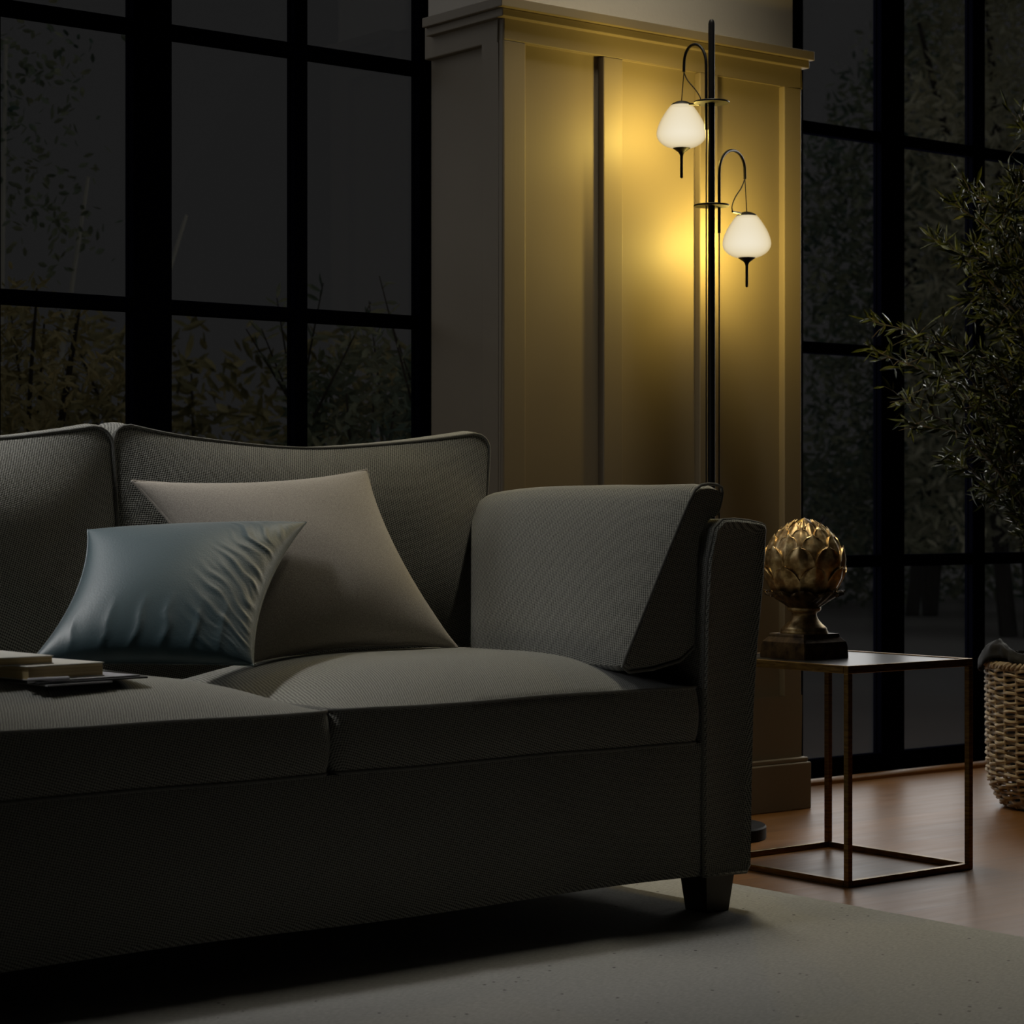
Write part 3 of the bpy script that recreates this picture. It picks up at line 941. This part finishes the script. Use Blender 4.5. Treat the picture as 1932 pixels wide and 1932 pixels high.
part(MB().lathe((PX, PY, 0), [(0, .004), (.118, .004), (.118, .012), (0, .012)], 40), 'bottom', M['wicker'], bk)
# liner: crumpled cloth standing above the rim and folded outwards
V = []; F = []; mu, mv = 120, 16
for j in range(mv + 1):
    t = j / mv
    for i in range(mu):
        th = 2 * math.pi * i / mu
        n_ = noise.noise(Vector((math.cos(th) * 2.2, math.sin(th) * 2.2, 3)))
        # a lobe that hangs over on the side towards the window row
        lob = math.exp(-((math.atan2(math.sin(th - 2.47), math.cos(th - 2.47))) / .33) ** 2)
        hgt = .024 + .012 * n_ + .042 * math.exp(-(math.atan2(math.sin(th - 2.75), math.cos(th - 2.75)) / .45) ** 2)
        if t < .5:
            r = .146 - .004 * (1 - t * 2); z = .30 + (.085 + hgt) * (t * 2)
        else:
            k = (t - .5) * 2
            r = .146 + (.020 + .014 * n_ + .014 * lob) * math.sin(k * math.pi / 2) * 1.2; z = .385 + hgt - (.028 + .040 * lob) * k ** 1.6
        r += .006 * noise.noise(Vector((math.cos(th) * 9, math.sin(th) * 9, t * 5))) ; z += .007 * noise.noise(Vector((math.cos(th) * 7, t * 6, math.sin(th) * 7)))
        V.append((PX + r * math.cos(th), PY + r * math.sin(th), z))
for j in range(mv):
    for i in range(mu):
        l = (i + 1) % mu
        F.append((j * mu + i, j * mu + l, (j + 1) * mu + l, (j + 1) * mu + i))
ln_ = part(MB().add(V, F), 'cloth_liner', M['black_cloth'], bk, angle=180)
sm = ln_.modifiers.new('thickness', 'SOLIDIFY'); sm.thickness = .003
ln_['label'] = 'crumpled black cloth liner'

# ------------------------------------------------------------------ olive tree
random.seed(11)
ot = empty('olive_tree', (PX, PY, .02)); tag(ot, 'olive tree with narrow dark leaves, growing out of the wicker basket', 'tree')
part(MB().lathe((PX, PY, 0), [(0, .014), (.095, .014), (.118, .30), (.122, .31), (.116, .315), (.110, .29), (0, .29)], 40), 'root_ball', M['soil'], ot)
def TP(r, z, d=0):
    return Vector((PX + RGT.x * r + FWD.x * d, PY + RGT.y * r + FWD.y * d, z))
trunk = spline([TP(0, .285), TP(.01, .55, .01), TP(-.005, .85, -.01), TP(.01, 1.15, 0), TP(0, 1.5, .02), TP(.02, 1.85, 0)], 8)
part(MB().tube(trunk, [.017 - .012 * i / (len(trunk) - 1) for i in range(len(trunk))], 10), 'trunk', M['bark'], ot)
tips = [(-.483, 1.304), (-.448, 1.225), (-.37, 1.25), (-.413, 1.094), (-.370, 1.024), (-.315, 1.528), (-.260, 1.47), (-.272, 1.164), (-.26, 1.61), (-.19, 1.67),
        (-.147, 1.58), (-.217, 1.36), (-.147, 1.416), (-.175, 1.276), (-.26, 1.08), (-.19, 1.11), (-.231, .94), (-.161, .954), (-.147, .84), (-.08, .815),
        (-.105, 1.67), (-.084, 1.514), (-.084, 1.3), (-.09, 1.16), (-.08, 1.02), (-.12, 1.2), (-.2, 1.22), (-.11, .93), (-.3, 1.21), (-.1, 1.45), (-.14, 1.06), (-.17, 1.52), (-.14, 1.35),(-.06,1.40),(-.06,1.22),(-.05,1.10),
        (.2, 1.1), (.3, 1.3), (.25, 1.5), (.12, 1.7), (.1, 1.2), (.35, 1.15), (.15, 1.0), (.1, 1.9), (-.05, 1.85), (.28, .95)]
lv = MB(); brn = []
def leaf(mb, p, dirv, ln, wd, bend=.15):
    dirv = dirv.normalized()
    side = dirv.cross(Vector((random.uniform(-1, 1), random.uniform(-1, 1), random.uniform(-1, 1)))).normalized()
    nr = side.cross(dirv)
    q = [(0, 0, 0), (.25, .8, .02), (.6, 1, .06), (1, 0, .0), (.6, -1, .06), (.25, -.8, .02), (.5, 0, -.03)]
    V = [p + dirv * a * ln + side * b_ * wd * .5 + nr * (c_ * ln + bend * a * a * ln) for a, b_, c_ in q]
    mb.add(V, [(0, 1, 6), (1, 2, 6), (2, 3, 6), (3, 4, 6), (4, 5, 6), (5, 0, 6)])
for (r, z) in tips:
    dd = random.uniform(-.16, .16)
    z0 = max(.62, min(1.6, z - .18 + random.uniform(-.12, .05) - abs(r) * .3)); st = TP(0, z0)
    en = TP(r, z, dd)
    mid = st.lerp(en, .5) + Vector((0, 0, .05 + random.uniform(-.02, .04)))
    P = spline([st, mid, en], 12)
    b_ = MB().tube(P, [.0042 - .0032 * i / (len(P) - 1) for i in range(len(P))], 6)
    for i in range(6, len(P)):
        t = (P[i] - P[i - 1]).normalized()
        # side twigs
        for s in range(2):
            if random.random() < .42:
                dv = (t * .5 + Vector((random.uniform(-1, 1), random.uniform(-1, 1), random.uniform(-.9, .9)))).normalized()
                ln = random.uniform(.03, .085)
                e2 = P[i] + dv * ln
                b_.tube([P[i], P[i] + dv * ln * .5 + Vector((0, 0, .004)), e2], [.0014, .001, .0007], 4)
                for k in range(4):
                    pp = P[i].lerp(e2, (k + 1) / 4)
                    for sg in (-1, 1):
                        if random.random() < .38:
                            leaf(lv, pp, dv * .6 + Vector((random.uniform(-.8, .8), random.uniform(-.8, .8), random.uniform(-.7, .7))), random.uniform(.034, .060), random.uniform(.006, .011))
        for s in range(2):
            leaf(lv, P[i], t + Vector((random.uniform(-1, 1), random.uniform(-1, 1), random.uniform(-1, 1))) * .9, random.uniform(.036, .062), random.uniform(.007, .011))
    part(b_, 'branch', M['bark'], ot)
fo = part(lv, 'foliage', M['olive_leaf'], ot, smooth=False)

# ------------------------------------------------------------------ garden behind the glass
def W(x, y, D):       # ground-plan helper used while laying out the garden: distance D, sideways offset x
    return None
def shrub(name, cx, cy, rx, ry, h, n, size, mat, seed, label, stems=5, wisps=0, zb=0.0):
    random.seed(seed)
    root = empty(name, (cx, cy, -.03)); tag(root, label, 'shrub' if h < 2.6 else 'tree')
    st = MB(); lvs = MB()
    ctr = []
    for k in range(stems):
        a = random.uniform(0, 6.28); q = random.uniform(.2, .8)
        e = Vector((cx + math.cos(a) * rx * q, cy + math.sin(a) * ry * q, h * random.uniform(.7, .95)))
        P = spline([(cx + random.uniform(-.1, .1), cy + random.uniform(-.1, .1), -.03), Vector((cx, cy, 0)).lerp(e, .5) + Vector((0, 0, h * .08)), e], 6)
        st.tube(P, [.018 * h / 1.6 * (1 - .8 * i / (len(P) - 1)) for i in range(len(P))], 6)
    for k in range(n):
        for _ in range(20):
            u = Vector((random.uniform(-1, 1), random.uniform(-1, 1), random.uniform(0, 1)))
            rad = math.sqrt(u.x ** 2 + u.y ** 2)
            lim = 1 - max(0, (u.z - .55) / .45) ** 2
            nz = noise.noise(Vector((u.x * 2.3 + seed, u.y * 2.3, u.z * 2.6)))
            if rad < lim * (.95 + .4 * nz) and nz > -.22: break
        p = Vector((cx + u.x * rx, cy + u.y * ry, zb + u.z * (h - zb)))
        leaf(lvs, p, Vector((random.uniform(-1, 1), random.uniform(-1, 1), random.uniform(-.8, .9))), size * random.uniform(.6, 1.3), size * random.uniform(.22, .38))
    for k in range(wisps):
        a = random.uniform(0, 6.28)
        b0 = Vector((cx + math.cos(a) * rx * .6, cy + math.sin(a) * ry * .6, h * .75))
        e = b0 + Vector((random.uniform(-.25, .25), 0, random.uniform(.25, .6)))
        st.tube([b0, e], [.006, .002], 4)
        for q in range(14):
            leaf(lvs, b0.lerp(e, random.random()), Vector((random.uniform(-1, 1), random.uniform(-1, 1), random.uniform(-.2, 1))), size, size * .25)
    part(st, 'stems', M['bark'], root)
    part(lvs, 'foliage', mat, root, smooth=False)
    return root
# beyond the left window
shrub('garden_shrub', 3.42, 6.9, .46, .5, 1.62, 7000, .055, M['garden_yellow'], 1, 'yellowish leafy shrub outside the left window, farthest left beyond the sofa', wisps=5)
shrub('garden_shrub', 4.50, 6.5, .36, .4, 1.48, 4500, .065, M['garden_green'], 2, 'narrow-leaved green shrub seen through the middle column of left window panes', wisps=8)
shrub('garden_shrub', 5.42, 7.1, .40, .4, 1.52, 4500, .06, M['garden_green'], 3, 'green shrub seen through the left window panes next to the pier', wisps=5)
shrub('garden_hedge', 5.1, 8.6, 2.6, .6, 1.75, 7000, .10, M['garden_yellow'], 4, 'low mixed hedge behind the shrubs outside the left window', stems=10, wisps=4)
bt = empty('birch_tree', (3.9, 8.0, -.03)); tag(bt, 'young pale-stemmed birch with sparse leaves outside the left window', 'tree')
tk = MB()
for a, b_ in (((3.9, 8.0, -.03), (4.25, 8.0, 2.1)), ((4.0, 8.0, -.03), (4.75, 8.1, 2.0)), ((3.85, 8.0, -.03), (3.9, 8.0, 2.6))):
    tk.tube([a, b_], [.02, .008], 6)
part(tk, 'stems', M['birch'], bt)
random.seed(5); lvs = MB()
for k in range(420):
    c_ = random.choice([(3.95, 2.25), (4.1, 1.95), (4.0, 2.55)])
    p = Vector((c_[0] + random.gauss(0, .12), 8.0 + random.gauss(0, .1), c_[1] + random.gauss(0, .13)))
    leaf(lvs, p, Vector((random.uniform(-1, 1), random.uniform(-1, 1), random.uniform(-1, .5))), .045, .022)
part(lvs, 'foliage', M['garden_green'], bt, smooth=False)
# beyond the right window, farther away
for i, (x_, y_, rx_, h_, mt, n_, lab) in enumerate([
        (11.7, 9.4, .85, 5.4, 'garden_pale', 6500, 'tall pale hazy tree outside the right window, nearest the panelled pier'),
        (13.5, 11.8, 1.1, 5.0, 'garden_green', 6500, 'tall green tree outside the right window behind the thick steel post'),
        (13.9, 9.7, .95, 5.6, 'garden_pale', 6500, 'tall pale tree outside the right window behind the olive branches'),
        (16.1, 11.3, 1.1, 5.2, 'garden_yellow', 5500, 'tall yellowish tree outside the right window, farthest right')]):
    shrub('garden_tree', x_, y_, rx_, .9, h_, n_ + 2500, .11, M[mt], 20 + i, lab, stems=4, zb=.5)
hd = shrub('garden_hedge', 13.6, 13.6, 4.5, .6, 1.5, 7000, .12, M['garden_green'], 31, 'dark low hedge across the far side of the terrace, outside the right window', stems=8)
